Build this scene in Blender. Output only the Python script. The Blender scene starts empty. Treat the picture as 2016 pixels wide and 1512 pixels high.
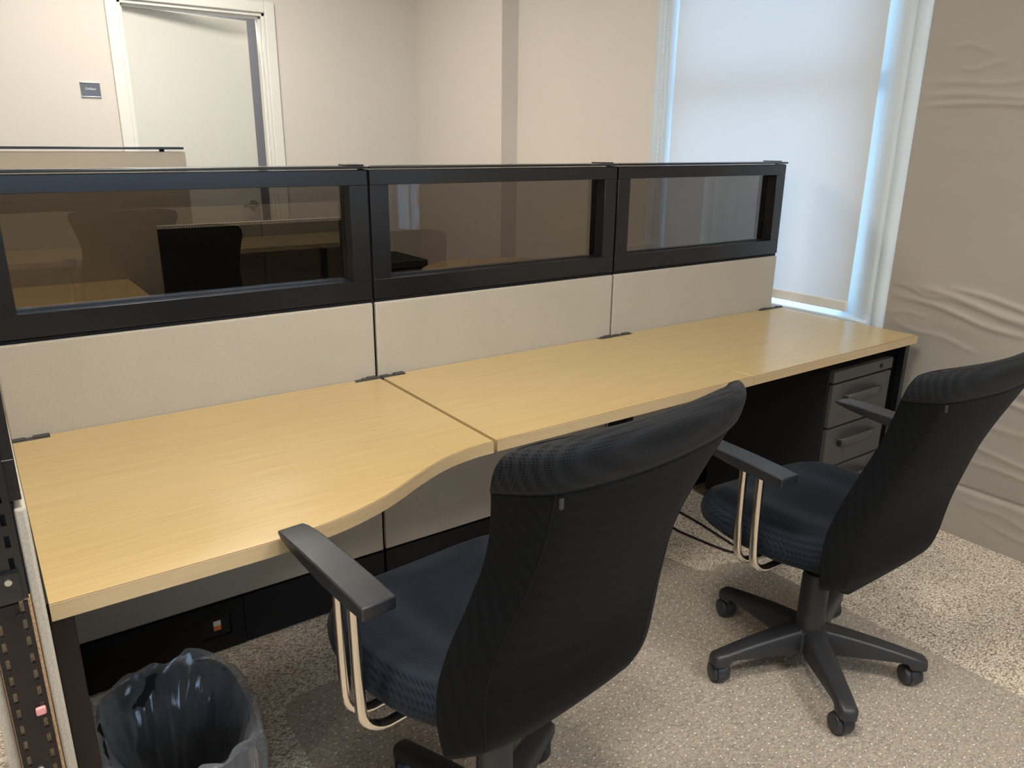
import bpy, bmesh, math, random
from mathutils import Vector, Matrix, noise
random.seed(7)
S = bpy.context.scene
COL = S.collection
PI = math.pi

# ------------------------------------------------------------------ camera
CX, CY, CZ = -0.9234, -1.9806, 1.3969
YAW, PITCH, ROLL = 0.6174, -0.3057, 0.0107
cam_d = bpy.data.cameras.new('camera')
cam = bpy.data.objects.new('camera', cam_d); COL.objects.link(cam)
cam_d.sensor_width = 36; cam_d.lens = 1514.7 / 2016 * 36; cam_d.clip_start = 0.02
fw = Vector((math.sin(YAW) * math.cos(PITCH), math.cos(YAW) * math.cos(PITCH), math.sin(PITCH)))
r0 = Vector((math.cos(YAW), -math.sin(YAW), 0)); u0 = r0.cross(fw)
rr = r0 * math.cos(ROLL) + u0 * math.sin(ROLL); uu = -r0 * math.sin(ROLL) + u0 * math.cos(ROLL)
m = Matrix(((rr.x, uu.x, -fw.x, CX), (rr.y, uu.y, -fw.y, CY), (rr.z, uu.z, -fw.z, CZ), (0, 0, 0, 1)))
cam.matrix_world = m
S.camera = cam

# ------------------------------------------------------------------ world, light, exposure
S.view_settings.view_transform = 'Standard'; S.view_settings.look = 'None'
S.view_settings.gamma = 1; S.view_settings.use_curve_mapping = False
S.view_settings.exposure = 0.45
W = bpy.data.worlds.new('world'); S.world = W; W.use_nodes = True
bg = W.node_tree.nodes['Background']
bg.inputs[0].default_value = (0.50, 0.74, 1.0, 1); bg.inputs[1].default_value = 3.2
CEIL_POWER = 32.5
CEIL_COL = (1.0, 0.935, 0.84)

# ------------------------------------------------------------------ materials
def mat(name, col, rough=0.6, metal=0.0, spec=0.5, **kw):
    M = bpy.data.materials.new(name); M.use_nodes = True
    b = M.node_tree.nodes['Principled BSDF']
    b.inputs['Base Color'].default_value = (*col, 1)
    b.inputs['Roughness'].default_value = rough
    b.inputs['Metallic'].default_value = metal
    b.inputs['Specular IOR Level'].default_value = spec
    for k, v in kw.items(): b.inputs[k].default_value = v
    return M
def nd(M, t, **kw):
    n = M.node_tree.nodes.new(t)
    for k, v in kw.items(): setattr(n, k, v)
    return n
def lk(M, a, b): M.node_tree.links.new(a, b)
def coords(M, scale=(1, 1, 1), rot=(0, 0, 0), kind='Object'):
    tc = nd(M, 'ShaderNodeTexCoord'); mp = nd(M, 'ShaderNodeMapping')
    mp.inputs['Scale'].default_value = scale; mp.inputs['Rotation'].default_value = rot
    lk(M, tc.outputs[kind], mp.inputs[0]); return mp.outputs[0]
def noi(M, vec, scale, detail=3, rough=0.5):
    n = nd(M, 'ShaderNodeTexNoise'); n.inputs['Scale'].default_value = scale
    n.inputs['Detail'].default_value = detail; n.inputs['Roughness'].default_value = rough
    lk(M, vec, n.inputs['Vector']); return n.outputs['Fac']
def ramp(M, fac, stops):
    r = nd(M, 'ShaderNodeValToRGB'); e = r.color_ramp.elements
    while len(e) < len(stops): e.new(0.5)
    for k, (p, c) in enumerate(stops):
        e[k].position = p; e[k].color = (*c, 1)
    lk(M, fac, r.inputs[0]); return r.outputs[0]
def bump(M, h, strength, dist=0.001):
    b = nd(M, 'ShaderNodeBump'); b.inputs['Strength'].default_value = strength
    b.inputs['Distance'].default_value = dist; lk(M, h, b.inputs['Height'])
    lk(M, b.outputs[0], M.node_tree.nodes['Principled BSDF'].inputs['Normal'])
def BS(M): return M.node_tree.nodes['Principled BSDF']

def fresnel2(M, ior):
    # same mirror share whichever side of the thin sheet is hit
    g = nd(M, 'ShaderNodeNewGeometry'); mr = nd(M, 'ShaderNodeMapRange')
    mr.inputs['To Min'].default_value = ior; mr.inputs['To Max'].default_value = 1.0 / ior
    lk(M, g.outputs['Backfacing'], mr.inputs['Value'])
    f = nd(M, 'ShaderNodeFresnel'); lk(M, mr.outputs[0], f.inputs[0]); return f

# painted walls
def wall_mat(name, col, rough=0.75):
    M = mat(name, col, rough, spec=0.3); v = coords(M)
    c = tuple(x * 0.965 for x in col)
    lk(M, ramp(M, noi(M, v, 1.3, 3), [(0.3, c), (0.7, col)]), BS(M).inputs['Base Color'])
    bump(M, noi(M, v, 160, 3), 0.12, 0.0006); return M
M_wall = wall_mat('beige_wall_paint', (0.695, 0.650, 0.592))
M_ceil = wall_mat('ceiling_tile_paint', (0.80, 0.79, 0.76))
M_trim = wall_mat('white_trim_paint', (0.79, 0.79, 0.74), 0.45)
M_door = wall_mat('cream_door_paint', (0.70, 0.70, 0.65), 0.5)
M_case = mat('white_window_casing_paint', (0.62, 0.70, 0.76), 0.42)
v = coords(M_case, (1, 1, 0.35)); bump(M_case, noi(M_case, v, 9, 5, 0.65), 0.55, 0.006)
M_wrap = mat('taupe_wall_film', (0.35, 0.313, 0.272), 0.34, spec=0.5)
v = coords(M_wrap); bump(M_wrap, noi(M_wrap, coords(M_wrap, (1, 1, 3.0)), 12, 4, 0.6), 0.22, 0.004)
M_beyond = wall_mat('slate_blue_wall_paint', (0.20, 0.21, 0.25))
M_brick = mat('red_brick', (0.4, 0.2, 0.15), 0.8)
bt = nd(M_brick, 'ShaderNodeTexBrick'); bt.inputs['Scale'].default_value = 4
bt.inputs['Color1'].default_value = (0.42, 0.17, 0.11, 1); bt.inputs['Color2'].default_value = (0.6, 0.5, 0.45, 1)
bt.inputs['Mortar'].default_value = (0.7, 0.7, 0.7, 1)
lk(M_brick, coords(M_brick, (1, 1, 1), (PI / 2, 0, PI / 2)), bt.inputs['Vector']); lk(M_brick, bt.outputs[0], BS(M_brick).inputs['Base Color'])

# carpet
M_carpet = mat('flecked_loop_carpet', (0.3, 0.25, 0.2), 0.95, spec=0.1)
v = coords(M_carpet, (1, 1.7, 1))
vo = nd(M_carpet, 'ShaderNodeTexVoronoi'); vo.inputs['Scale'].default_value = 150; lk(M_carpet, v, vo.inputs['Vector'])
sp = nd(M_carpet, 'ShaderNodeSeparateColor'); lk(M_carpet, vo.outputs['Color'], sp.inputs[0])
c1 = ramp(M_carpet, sp.outputs[0], [(0.0, (0.34, 0.27, 0.25)), (0.12, (0.60, 0.51, 0.41)), (0.5, (0.80, 0.70, 0.55)), (0.8, (0.90, 0.80, 0.64)), (0.95, (1.0, 0.94, 0.80))])
n2 = noi(M_carpet, v, 150, 3, 0.6)
mx = nd(M_carpet, 'ShaderNodeMix', data_type='RGBA', blend_type='MULTIPLY'); mx.inputs[0].default_value = 0.75
lk(M_carpet, c1, mx.inputs[6]); lk(M_carpet, ramp(M_carpet, n2, [(0.30, (0.42, 0.38, 0.38)), (0.48, (1.0, 1.0, 1.0))]), mx.inputs[7])
mx2 = nd(M_carpet, 'ShaderNodeMix', data_type='RGBA', blend_type='MULTIPLY'); mx2.inputs[0].default_value = 0.8
dr = ramp(M_carpet, vo.outputs['Distance'], [(0.42, (1, 1, 1)), (0.85, (0.34, 0.29, 0.26))])
lk(M_carpet, mx.outputs[2], mx2.inputs[6]); lk(M_carpet, dr, mx2.inputs[7])
lk(M_carpet, mx2.outputs[2], BS(M_carpet).inputs['Base Color'])
inv = nd(M_carpet, 'ShaderNodeMath', operation='SUBTRACT'); inv.inputs[0].default_value = 1; lk(M_carpet, vo.outputs['Distance'], inv.inputs[1])
bump(M_carpet, inv.outputs[0], 0.6, 0.003)

# pale wood laminate, grain along x
def wood(name, a, b, c, rough=0.25, sc=(1.6, 34, 34)):
    M = mat(name, b, rough, spec=0.6); v = coords(M, sc)
    f = noi(M, v, 3.2, 6, 0.62)
    f2 = noi(M, coords(M, (0.6, 60, 60)), 5, 3, 0.6)
    ad = nd(M, 'ShaderNodeMath', operation='MULTIPLY_ADD'); ad.inputs[1].default_value = 0.5; lk(M, f2, ad.inputs[0])
    hf = nd(M, 'ShaderNodeMath', operation='MULTIPLY'); hf.inputs[1].default_value = 0.5; lk(M, f, hf.inputs[0]); lk(M, hf.outputs[0], ad.inputs[2])
    lk(M, ramp(M, ad.outputs[0], [(0.34, a), (0.5, b), (0.64, c)]), BS(M).inputs['Base Color']); return M
M_wood = wood('pale_ash_laminate', (0.505, 0.365, 0.165), (0.55, 0.402, 0.186), (0.585, 0.435, 0.207))
M_band = wood('pale_ash_edge_band', (0.475, 0.348, 0.192), (0.52, 0.385, 0.216), (0.555, 0.418, 0.243), 0.4, (1.0, 9, 40))
M_line = mat('dark_glue_line', (0.12, 0.055, 0.03), 0.7)
M_particle = mat('raw_particle_board', (0.45, 0.28, 0.13), 0.85)
v = coords(M_particle); lk(M_particle, ramp(M_particle, noi(M_particle, v, 260, 4, 0.7), [(0.3, (0.25, 0.13, 0.05)), (0.6, (0.55, 0.36, 0.19)), (0.8, (0.7, 0.5, 0.3))]), BS(M_particle).inputs['Base Color'])

# panel fabric
M_fab = mat('taupe_panel_fabric', (0.42, 0.36, 0.29), 0.9, spec=0.15)
v = coords(M_fab)
f = noi(M_fab, v, 420, 2, 0.6); g = noi(M_fab, v, 5, 4, 0.55)
mx = nd(M_fab, 'ShaderNodeMix', data_type='RGBA', blend_type='MULTIPLY'); mx.inputs[0].default_value = 1
lk(M_fab, ramp(M_fab, f, [(0.3, (0.385, 0.335, 0.272)), (0.7, (0.50, 0.44, 0.36))]), mx.inputs[6])
lk(M_fab, ramp(M_fab, g, [(0.3, (0.93, 0.95, 0.93)), (0.65, (1, 1, 1))]), mx.inputs[7])
lk(M_fab, mx.outputs[2], BS(M_fab).inputs['Base Color']); bump(M_fab, f, 0.25, 0.0008)

# plastics and metals
M_black = mat('black_powder_coat', (0.0075, 0.0075, 0.0085), 0.24, spec=0.62)
bump(M_black, noi(M_black, coords(M_black), 700, 2), 0.06, 0.0004)
M_dark = mat('matte_black_plastic', (0.012, 0.012, 0.014), 0.6, spec=0.3)
M_race = mat('black_raceway_plastic', (0.0075, 0.0078, 0.0095), 0.5, spec=0.25)
M_leg = mat('espresso_metal_leg', (0.016, 0.011, 0.010), 0.5, spec=0.3)
M_grey = mat('dark_grey_clip_plastic', (0.055, 0.053, 0.052), 0.5)
M_ped = mat('charcoal_cabinet_enamel', (0.055, 0.052, 0.049), 0.32, spec=0.55)
M_chairpl = mat('black_nylon_plastic', (0.026, 0.027, 0.030), 0.42, spec=0.5)
bump(M_chairpl, noi(M_chairpl, coords(M_chairpl), 900, 2), 0.10, 0.0004)
M_pad = mat('black_urethane_armpad', (0.032, 0.035, 0.040), 0.40, spec=0.48)
lk(M_pad, ramp(M_pad, noi(M_pad, coords(M_pad, (1, 1, 1)), 14, 5, 0.6), [(0.42, (0.014, 0.016, 0.020)), (0.60, (0.022, 0.023, 0.025)), (0.75, (0.045, 0.042, 0.038))]), BS(M_pad).inputs['Base Color'])
M_chrome = mat('brushed_nickel_tube', (0.62, 0.57, 0.51), 0.20, 1.0)
M_screw = mat('zinc_screw', (0.62, 0.62, 0.60), 0.3, 1.0)
M_lab_w = mat('white_label_paper', (0.7, 0.68, 0.6), 0.6)
M_lab_o = mat('orange_label_print', (0.65, 0.16, 0.03), 0.6)
M_pink = mat('pink_tag_plastic', (0.72, 0.30, 0.30), 0.5)
M_sign = mat('dark_grey_sign_plate', (0.11, 0.12, 0.14), 0.25)
M_white = mat('white_plastic', (0.82, 0.82, 0.80), 0.4)
M_lever = mat('satin_chrome_lever', (0.7, 0.7, 0.7), 0.18, 1.0)

# knitted chair fabrics
def knit(name, base, hi, scale, rough=0.75, axes=(1, 1, 1), b=0.5, sp=0.06):
    M = mat(name, base, rough, spec=sp)
    vv = nd(M, 'ShaderNodeTexVoronoi'); vv.inputs['Scale'].default_value = scale; vv.inputs['Randomness'].default_value = 0.0
    lk(M, coords(M, axes), vv.inputs['Vector'])
    lk(M, ramp(M, vv.outputs['Distance'], [(0.2, base), (0.6, hi)]), BS(M).inputs['Base Color'])
    bump(M, vv.outputs['Distance'], b, 0.0012); BS(M).inputs['Sheen Weight'].default_value = 0.03; return M
M_mesh = knit('black_spacer_mesh', (0.0018, 0.002, 0.0023), (0.0055, 0.006, 0.0068), 300, 0.75, (1, 0.3, 1), 0.15)
M_head = knit('black_padded_mesh', (0.0015, 0.0016, 0.002), (0.014, 0.0145, 0.0165), 260, 0.75, (1, 0.4, 1), 0.25, 0.14)
M_seat = knit('charcoal_blue_seat_weave', (0.0030, 0.0045, 0.0080), (0.017, 0.0225, 0.034), 240, 0.75, (1, 1, 0.3), 0.2, 0.12)
M_pipe = mat('black_seam_piping', (0.006, 0.006, 0.007), 0.7, spec=0.2)

# smoked acrylic pane: mirror by fresnel over tinted see-through
def glassy(name, tint, ior=1.5, rough=0.0):
    M = bpy.data.materials.new(name); M.use_nodes = True; t = M.node_tree; t.nodes.clear()
    out = nd(M, 'ShaderNodeOutputMaterial'); mix = nd(M, 'ShaderNodeMixShader'); fr = fresnel2(M, ior)
    tr = nd(M, 'ShaderNodeBsdfTransparent'); tr.inputs[0].default_value = (*tint, 1)
    gl = nd(M, 'ShaderNodeBsdfGlossy'); gl.inputs['Roughness'].default_value = rough; gl.inputs['Color'].default_value = (1, 1, 1, 1)
    lk(M, fr.outputs[0], mix.inputs[0]); lk(M, tr.outputs[0], mix.inputs[1]); lk(M, gl.outputs[0], mix.inputs[2]); lk(M, mix.outputs[0], out.inputs[0])
    return M
M_smoke = glassy('smoked_acrylic', (0.405, 0.385, 0.365), 1.62, 0.004)
M_glass = glassy('window_glass', (0.97, 0.99, 1.0), 1.3)

# clear vinyl of the chair mat
M_vinyl = bpy.data.materials.new('clear_vinyl'); M_vinyl.use_nodes = True; t = M_vinyl.node_tree; t.nodes.clear()
out = nd(M_vinyl, 'ShaderNodeOutputMaterial'); mix = nd(M_vinyl, 'ShaderNodeMixShader'); fr = fresnel2(M_vinyl, 1.45)
tr = nd(M_vinyl, 'ShaderNodeBsdfTransparent'); tr.inputs[0].default_value = (0.965, 0.955, 0.94, 1)
df = nd(M_vinyl, 'ShaderNodeBsdfDiffuse'); df.inputs[0].default_value = (0.62, 0.575, 0.51, 1)
gl = nd(M_vinyl, 'ShaderNodeBsdfGlossy'); gl.inputs['Roughness'].default_value = 0.42
m1 = nd(M_vinyl, 'ShaderNodeMixShader'); m1.inputs[0].default_value = 0.24
bp = nd(M_vinyl, 'ShaderNodeBump'); bp.inputs['Strength'].default_value = 0.5; bp.inputs['Distance'].default_value = 0.003
lk(M_vinyl, noi(M_vinyl, coords(M_vinyl), 55, 3, 0.6), bp.inputs['Height']); lk(M_vinyl, bp.outputs[0], gl.inputs['Normal'])
lk(M_vinyl, tr.outputs[0], m1.inputs[1]); lk(M_vinyl, df.outputs[0], m1.inputs[2])
lk(M_vinyl, fr.outputs[0], mix.inputs[0]); lk(M_vinyl, m1.outputs[0], mix.inputs[1]); lk(M_vinyl, gl.outputs[0], mix.inputs[2]); lk(M_vinyl, mix.outputs[0], out.inputs[0])
M_stud = mat('glint_white_stud', (0.95, 0.94, 0.90), 0.12)  # near-white colour stands in for the glints on the mat's studs

# bin liner film
def film(name, dcol, dmix, rough):
    M = bpy.data.materials.new(name); M.use_nodes = True; t = M.node_tree; t.nodes.clear()
    out = nd(M, 'ShaderNodeOutputMaterial'); mix = nd(M, 'ShaderNodeMixShader'); lw = nd(M, 'ShaderNodeLayerWeight'); lw.inputs[0].default_value = 0.35
    tr = nd(M, 'ShaderNodeBsdfTransparent'); tr.inputs[0].default_value = (0.93, 0.95, 0.97, 1)
    df = nd(M, 'ShaderNodeBsdfDiffuse'); df.inputs[0].default_value = (*dcol, 1)
    gl = nd(M, 'ShaderNodeBsdfGlossy'); gl.inputs['Roughness'].default_value = rough
    m1 = nd(M, 'ShaderNodeMixShader'); mp = nd(M, 'ShaderNodeMath', operation='MULTIPLY_ADD'); mp.inputs[1].default_value = dmix; mp.inputs[2].default_value = 0.05
    lk(M, lw.outputs['Facing'], mp.inputs[0]); lk(M, mp.outputs[0], m1.inputs[0])
    bp = nd(M, 'ShaderNodeBump'); bp.inputs['Strength'].default_value = 1.0; bp.inputs['Distance'].default_value = 0.02
    rn = nd(M, 'ShaderNodeTexNoise', noise_type='RIDGED_MULTIFRACTAL'); rn.inputs['Scale'].default_value = 7.5; rn.inputs['Detail'].default_value = 3
    rn.inputs['Roughness'].default_value = 0.45; rn.inputs['Distortion'].default_value = 0.6
    lk(M, coords(M, (1, 1, 0.45)), rn.inputs['Vector']); lk(M, rn.outputs['Fac'], bp.inputs['Height'])
    cr = nd(M, 'ShaderNodeMapRange'); cr.inputs['From Min'].default_value = .95; cr.inputs['From Max'].default_value = 1.7; cr.inputs['To Min'].default_value = .06; cr.inputs['To Max'].default_value = .55
    lk(M, rn.outputs['Fac'], cr.inputs['Value']); lk(M, cr.outputs[0], mp.inputs[2])
    for q in (gl, df): lk(M, bp.outputs[0], q.inputs['Normal'])
    lk(M, tr.outputs[0], m1.inputs[1]); lk(M, df.outputs[0], m1.inputs[2])
    fz = fresnel2(M, 1.75); lk(M, bp.outputs[0], fz.inputs[1])
    lk(M, fz.outputs[0], mix.inputs[0]); lk(M, m1.outputs[0], mix.inputs[1]); lk(M, gl.outputs[0], mix.inputs[2]); lk(M, mix.outputs[0], out.inputs[0])
    return M
M_film = film('clear_bin_liner_film', (0.55, 0.60, 0.68), 0.55, 0.16)

# roller blind cloth: lets daylight through
M_blind = bpy.data.materials.new('translucent_blind_cloth'); M_blind.use_nodes = True; t = M_blind.node_tree; t.nodes.clear()
out = nd(M_blind, 'ShaderNodeOutputMaterial'); a = nd(M_blind, 'ShaderNodeAddShader')
d1 = nd(M_blind, 'ShaderNodeBsdfDiffuse'); d1.inputs[0].default_value = (0.50, 0.48, 0.44, 1)
t1 = nd(M_blind, 'ShaderNodeBsdfTranslucent'); t1.inputs[0].default_value = (0.150, 0.148, 0.150, 1)
lk(M_blind, d1.outputs[0], a.inputs[0]); lk(M_blind, t1.outputs[0], a.inputs[1]); lk(M_blind, a.outputs[0], out.inputs[0])
M_rail = mat('blind_hem_bar_cloth', (0.72, 0.69, 0.62), 0.6)

def emis(name, col, s):
    M = bpy.data.materials.new(name); M.use_nodes = True; t = M.node_tree; t.nodes.clear()
    out = nd(M, 'ShaderNodeOutputMaterial'); e = nd(M, 'ShaderNodeEmission'); e.inputs[0].default_value = (*col, 1); e.inputs[1].default_value = s
    lk(M, e.outputs[0], out.inputs[0]); return M

# ------------------------------------------------------------------ geometry helpers
class MB:
    def __init__(s): s.v = []; s.f = []
    def add(s, vs, fs):
        o = len(s.v); s.v += [tuple(q) for q in vs]; s.f += [tuple(o + i for i in f) for f in fs]; return s
    def box(s, x0, x1, y0, y1, z0, z1):
        vs = [(x, y, z) for z in (z0, z1) for y in (y0, y1) for x in (x0, x1)]
        return s.add(vs, [(0, 2, 3, 1), (4, 5, 7, 6), (0, 1, 5, 4), (2, 6, 7, 3), (0, 4, 6, 2), (1, 3, 7, 5)])
    def prism(s, pts, z0, z1):
        n = len(pts)
        vs = [(x, y, z0) for x, y in pts] + [(x, y, z1) for x, y in pts]
        fs = [tuple(range(n))[::-1], tuple(range(n, 2 * n))] + [(i, (i + 1) % n, n + (i + 1) % n, n + i) for i in range(n)]
        return s.add(vs, fs)
    def loft(s, rings, cap=True, closed=True):
        n = len(rings[0]); vs = [p for r in rings for p in r]; fs = []
        for k in range(len(rings) - 1):
            for i in range(n if closed else n - 1):
                j = (i + 1) % n
                fs.append((k * n + i, k * n + j, (k + 1) * n + j, (k + 1) * n + i))
        if cap: fs += [tuple(range(n))[::-1], tuple(range((len(rings) - 1) * n, len(rings) * n))]
        return s.add(vs, fs)
    def tube(s, path, r, n=10, cap=True, ry=None, up=None):
        path = [Vector(p) for p in path]; rings = []; N = None
        for k, p in enumerate(path):
            t = (path[min(k + 1, len(path) - 1)] - path[max(k - 1, 0)]).normalized()
            if N is None:
                a = Vector(up) if up else (Vector((0, 0, 1)) if abs(t.z) < 0.9 else Vector((1, 0, 0)))
                N = (a - t * a.dot(t)).normalized()
            else: N = (N - t * N.dot(t)).normalized()
            B = t.cross(N)
            rings.append([p + N * (r * math.cos(2 * PI * i / n)) + B * ((ry or r) * math.sin(2 * PI * i / n)) for i in range(n)])
        return s.loft(rings, cap)
    def lathe(s, prof, n=24, c=(0, 0, 0)):
        return s.loft([[(c[0] + r * math.cos(2 * PI * i / n), c[1] + r * math.sin(2 * PI * i / n), c[2] + z) for i in range(n)] for r, z in prof])
    def cyl(s, p, q, r, n=16): return s.tube([p, q], r, n)

def mesh(name, mb, m, smooth=None):
    me = bpy.data.meshes.new(name); me.from_pydata(mb.v, [], mb.f)
    bm = bmesh.new(); bm.from_mesh(me); bmesh.ops.recalc_face_normals(bm, faces=bm.faces); bm.to_mesh(me); bm.free()
    if m: me.materials.append(m)
    if smooth:
        me.polygons.foreach_set('use_smooth', [True] * len(me.polygons))
        me.set_sharp_from_angle(angle=math.radians(smooth))
    return me
def part(name, mb, m, parent=None, smooth=None, bevel=0, seg=2, sub=0, label=None):
    o = bpy.data.objects.new(name, mesh(name, mb, m, smooth)); COL.objects.link(o)
    if parent: o.parent = parent
    if bevel:
        b = o.modifiers.new('bevel', 'BEVEL'); b.width = bevel; b.segments = seg; b.limit_method = 'ANGLE'; b.angle_limit = math.radians(40)
        o.data.polygons.foreach_set('use_smooth', [True] * len(o.data.polygons)); o.data.set_sharp_from_angle(angle=math.radians(50))
    if sub:
        b = o.modifiers.new('subdivision', 'SUBSURF'); b.levels = sub; b.render_levels = sub
    if label: o['label'] = label
    return o
def tag(o, label, cat, group=None):
    o['label'] = label; o['category'] = cat
    if group: o['group'] = group
    return o
def thing(name, label, cat, loc=(0, 0, 0), rz=0, group=None):
    o = bpy.data.objects.new(name, None); COL.objects.link(o); o.location = loc; o.rotation_euler = (0, 0, rz)
    o.empty_display_size = 0.1; return tag(o, label, cat, group)
def struct(name, mb, m, parent=None, **k):
    o = part(name, mb, m, parent, **k)
    if not parent: o['kind'] = 'structure'
    return o
def copy_tree(o, parent=None):
    c = o.copy(); COL.objects.link(c); c.parent = parent
    for ch in list(o.children): copy_tree(ch, c)
    return c
def text_obj(name, s, size, m, parent, M4):
    cu = bpy.data.curves.new(name, 'FONT'); cu.body = s; cu.size = size; cu.align_x = 'CENTER'; cu.align_y = 'CENTER'; cu.extrude = 0.0003
    tmp = bpy.data.objects.new(name + '_tmp', cu); COL.objects.link(tmp)
    dg = bpy.context.evaluated_depsgraph_get(); dg.update()
    me = bpy.data.meshes.new_from_object(tmp.evaluated_get(dg)); bpy.data.objects.remove(tmp)
    me.transform(M4); me.materials.clear(); me.materials.append(m)
    o = bpy.data.objects.new(name, me); COL.objects.link(o); o.parent = parent; return o

# ------------------------------------------------------------------ room shell
XR, YB, YF, XL, ZC = 1.943, 3.07, -3.95, -4.2, 2.72
struct('floor', MB().box(XL, XR + .3, YF, YB + 1.6, -0.1, 0.0), M_carpet)
struct('ceiling', MB().box(XL, XR + .3, YF, YB + 1.6, ZC, ZC + .1), M_ceil)
struct('wall_left', MB().box(XL - .1, XL, YF, YB, 0, ZC), M_wall)
# wall behind the cubicles, with the doorway
DX0, DX1, DZ = -0.023, 0.790, 2.12
struct('wall_back', MB().box(XL, DX0, YB, YB + .12, 0, ZC).box(DX1, XR + .3, YB, YB + .12, 0, ZC).box(DX0, DX1, YB, YB + .12, DZ, ZC), M_wall)
# wall behind the camera, with a wide window
struct('wall_front', MB().box(XL, -2.6, YF - .15, YF, 0, ZC).box(1.55, XR + .3, YF - .15, YF, 0, ZC).box(-2.6, 1.55, YF - .15, YF, 0, 1.12).box(-2.6, 1.55, YF - .15, YF, 2.2, ZC), M_wall)
w3 = struct('window_3', MB().box(-2.6, 1.55, YF - .10, YF - .06, 1.12, 1.17).box(-2.6, 1.55, YF - .10, YF - .06, 2.15, 2.2), M_trim)
for k in range(5):
    x = -2.6 + k * 1.0375
    part('mullion', MB().box(x - .03, x + .03, YF - .11, YF - .05, 1.12, 2.2), M_trim, w3)
for k in range(4):
    x = -2.6 + k * 1.0375
    part('pane', MB().box(x + .03, x + 1.0075, YF - .085, YF - .08, 1.17, 2.15), M_glass, w3)

# right-hand wall: thickness .3, two window openings
W1 = (-0.425, 0.845, 0.70, 2.42); W2 = (-3.80, -3.20, 0.64, 2.3)
rw = MB()
rw.box(XR, XR + .3, W1[1], YB, 0, ZC)
rw.box(XR, XR + .3, W1[0], W1[1], 0, W1[2]).box(XR, XR + .3, W1[0], W1[1], W1[3], ZC)
rw.box(XR + .02, XR + .3, W2[1], W1[0], 0, ZC)
rw.box(XR, XR + .3, W2[0], W2[1], 0, W2[2]).box(XR, XR + .3, W2[0], W2[1], W2[3], ZC)
rw.box(XR, XR + .3, YF, W2[0], 0, ZC)
rw.box(1.826, XR + .05, 2.03, YB, 0, ZC)               # chase beside the corner
wr = struct('wall_right', rw, M_wall)
# wrinkled covering of the wall right of the window: real folds
def ridge(y, z):
    h = 0.0
    def R(yc0, yc1, z0, z1, w, a, s=1.0):
        if y > yc0 + .05 or y < yc1 - .05: return 0
        t = (y - yc0) / (yc1 - yc0); zc = z0 + (z1 - z0) * t + 0.006 * math.sin(9 * t + z0 * 20)
        e = max(0, min(1, (1 - abs(2 * t - 1)) * 3)) ** 0.7
        d = (z - zc) / w
        return a * e * math.exp(-d * d) * s
    h += R(-.44, -1.2, 1.565, 1.53, .011, .0055) + R(-.43, -1.3, 1.535, 1.505, .009, .006) + R(-.47, -.95, 1.60, 1.60, .010, .003)
    h += R(-.50, -.66, 1.73, 1.70, .010, .003) + R(-.55, -.72, 1.64, 1.66, .008, .003)
    h += R(-.43, -.66, .90, .86, .008, .004) + R(-.50, -1.1, .905, .80, .014, .008) + R(-.44, -.95, .865, .775, .011, .006)
    h += R(-.62, -1.2, .915, .835, .010, .006) + R(-.42, -.60, .79, .80, .008, .003) + R(-.46, -.8, .755, .70, .010, .003)
    h += R(-.75, -1.4, .60, .55, .014, .006) + R(-.72, -1.3, .565, .50, .010, .005) + R(-.80, -1.4, .46, .42, .012, .004)
    h += R(-.75, -1.5, .36, .30, .010, .004) + R(-.78, -1.5, .30, .27, .008, .004) + R(-.82, -1.1, .15, .12, .010, .003) + R(-.9, -1.3, .09, .06, .010, .003)
    h += 0.0045 * (noise.noise(Vector((y * 1.7, z * 2.6, 3.1))))
    h += 0.0012 * noise.noise(Vector((y * 9, z * 22, 1.1)))
    zc = .193 + 0.0 * y
    d = (z - zc) / .007
    h -= .012 * math.exp(-d * d)
    if z < zc: h += .006
    return h
def sheet(y0, y1, z0, z1, ny, nz, x, f):
    mb = MB(); vs = []
    for j in range(nz + 1):
        for i in range(ny + 1):
            y = y0 + (y1 - y0) * i / ny; z = z0 + (z1 - z0) * j / nz
            vs.append((x - f(y, z), y, z))
    n = ny + 1
    fs = [(j * n + i, j * n + i + 1, (j + 1) * n + i + 1, (j + 1) * n + i) for j in range(nz) for i in range(ny)]
    mb.add(vs, fs); return mb
def rf(y, z):
    e = min(1, max(0, (-.432 - y) / .03)); return ridge(y, z) * e - 0.0
part('wall_covering', sheet(-2.4, -.430, 0.0, 2.45, 240, 420, XR, rf), M_wrap, wr, smooth=180, label='wrinkled taupe film stuck over the wall')
part('wall_covering', MB().box(XR - .001, XR + .02, W2[1], -2.4, 0, ZC).box(XR - .001, XR + .02, -2.4, -.430, 2.45, ZC), M_wrap, wr)
struct('wall_beyond', MB().box(-2.0, 2.2, YB + 1.5, YB + 1.6, 0, ZC).box(-2.0, -1.95, YB + .12, YB + 1.5, 0, ZC).box(2.15, 2.2, YB + .12, YB + 1.5, 0, ZC), M_beyond)
struct('baseboard_back', MB().box(XL, DX0 - .06, YB - .012, YB, 0, .10).box(DX1 + .06, 1.826, YB - .012, YB, 0, .10), M_dark)
struct('baseboard_right', MB().box(XR - .012, XR, W1[0] + .02, 2.03, 0, .10), M_dark)

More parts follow.
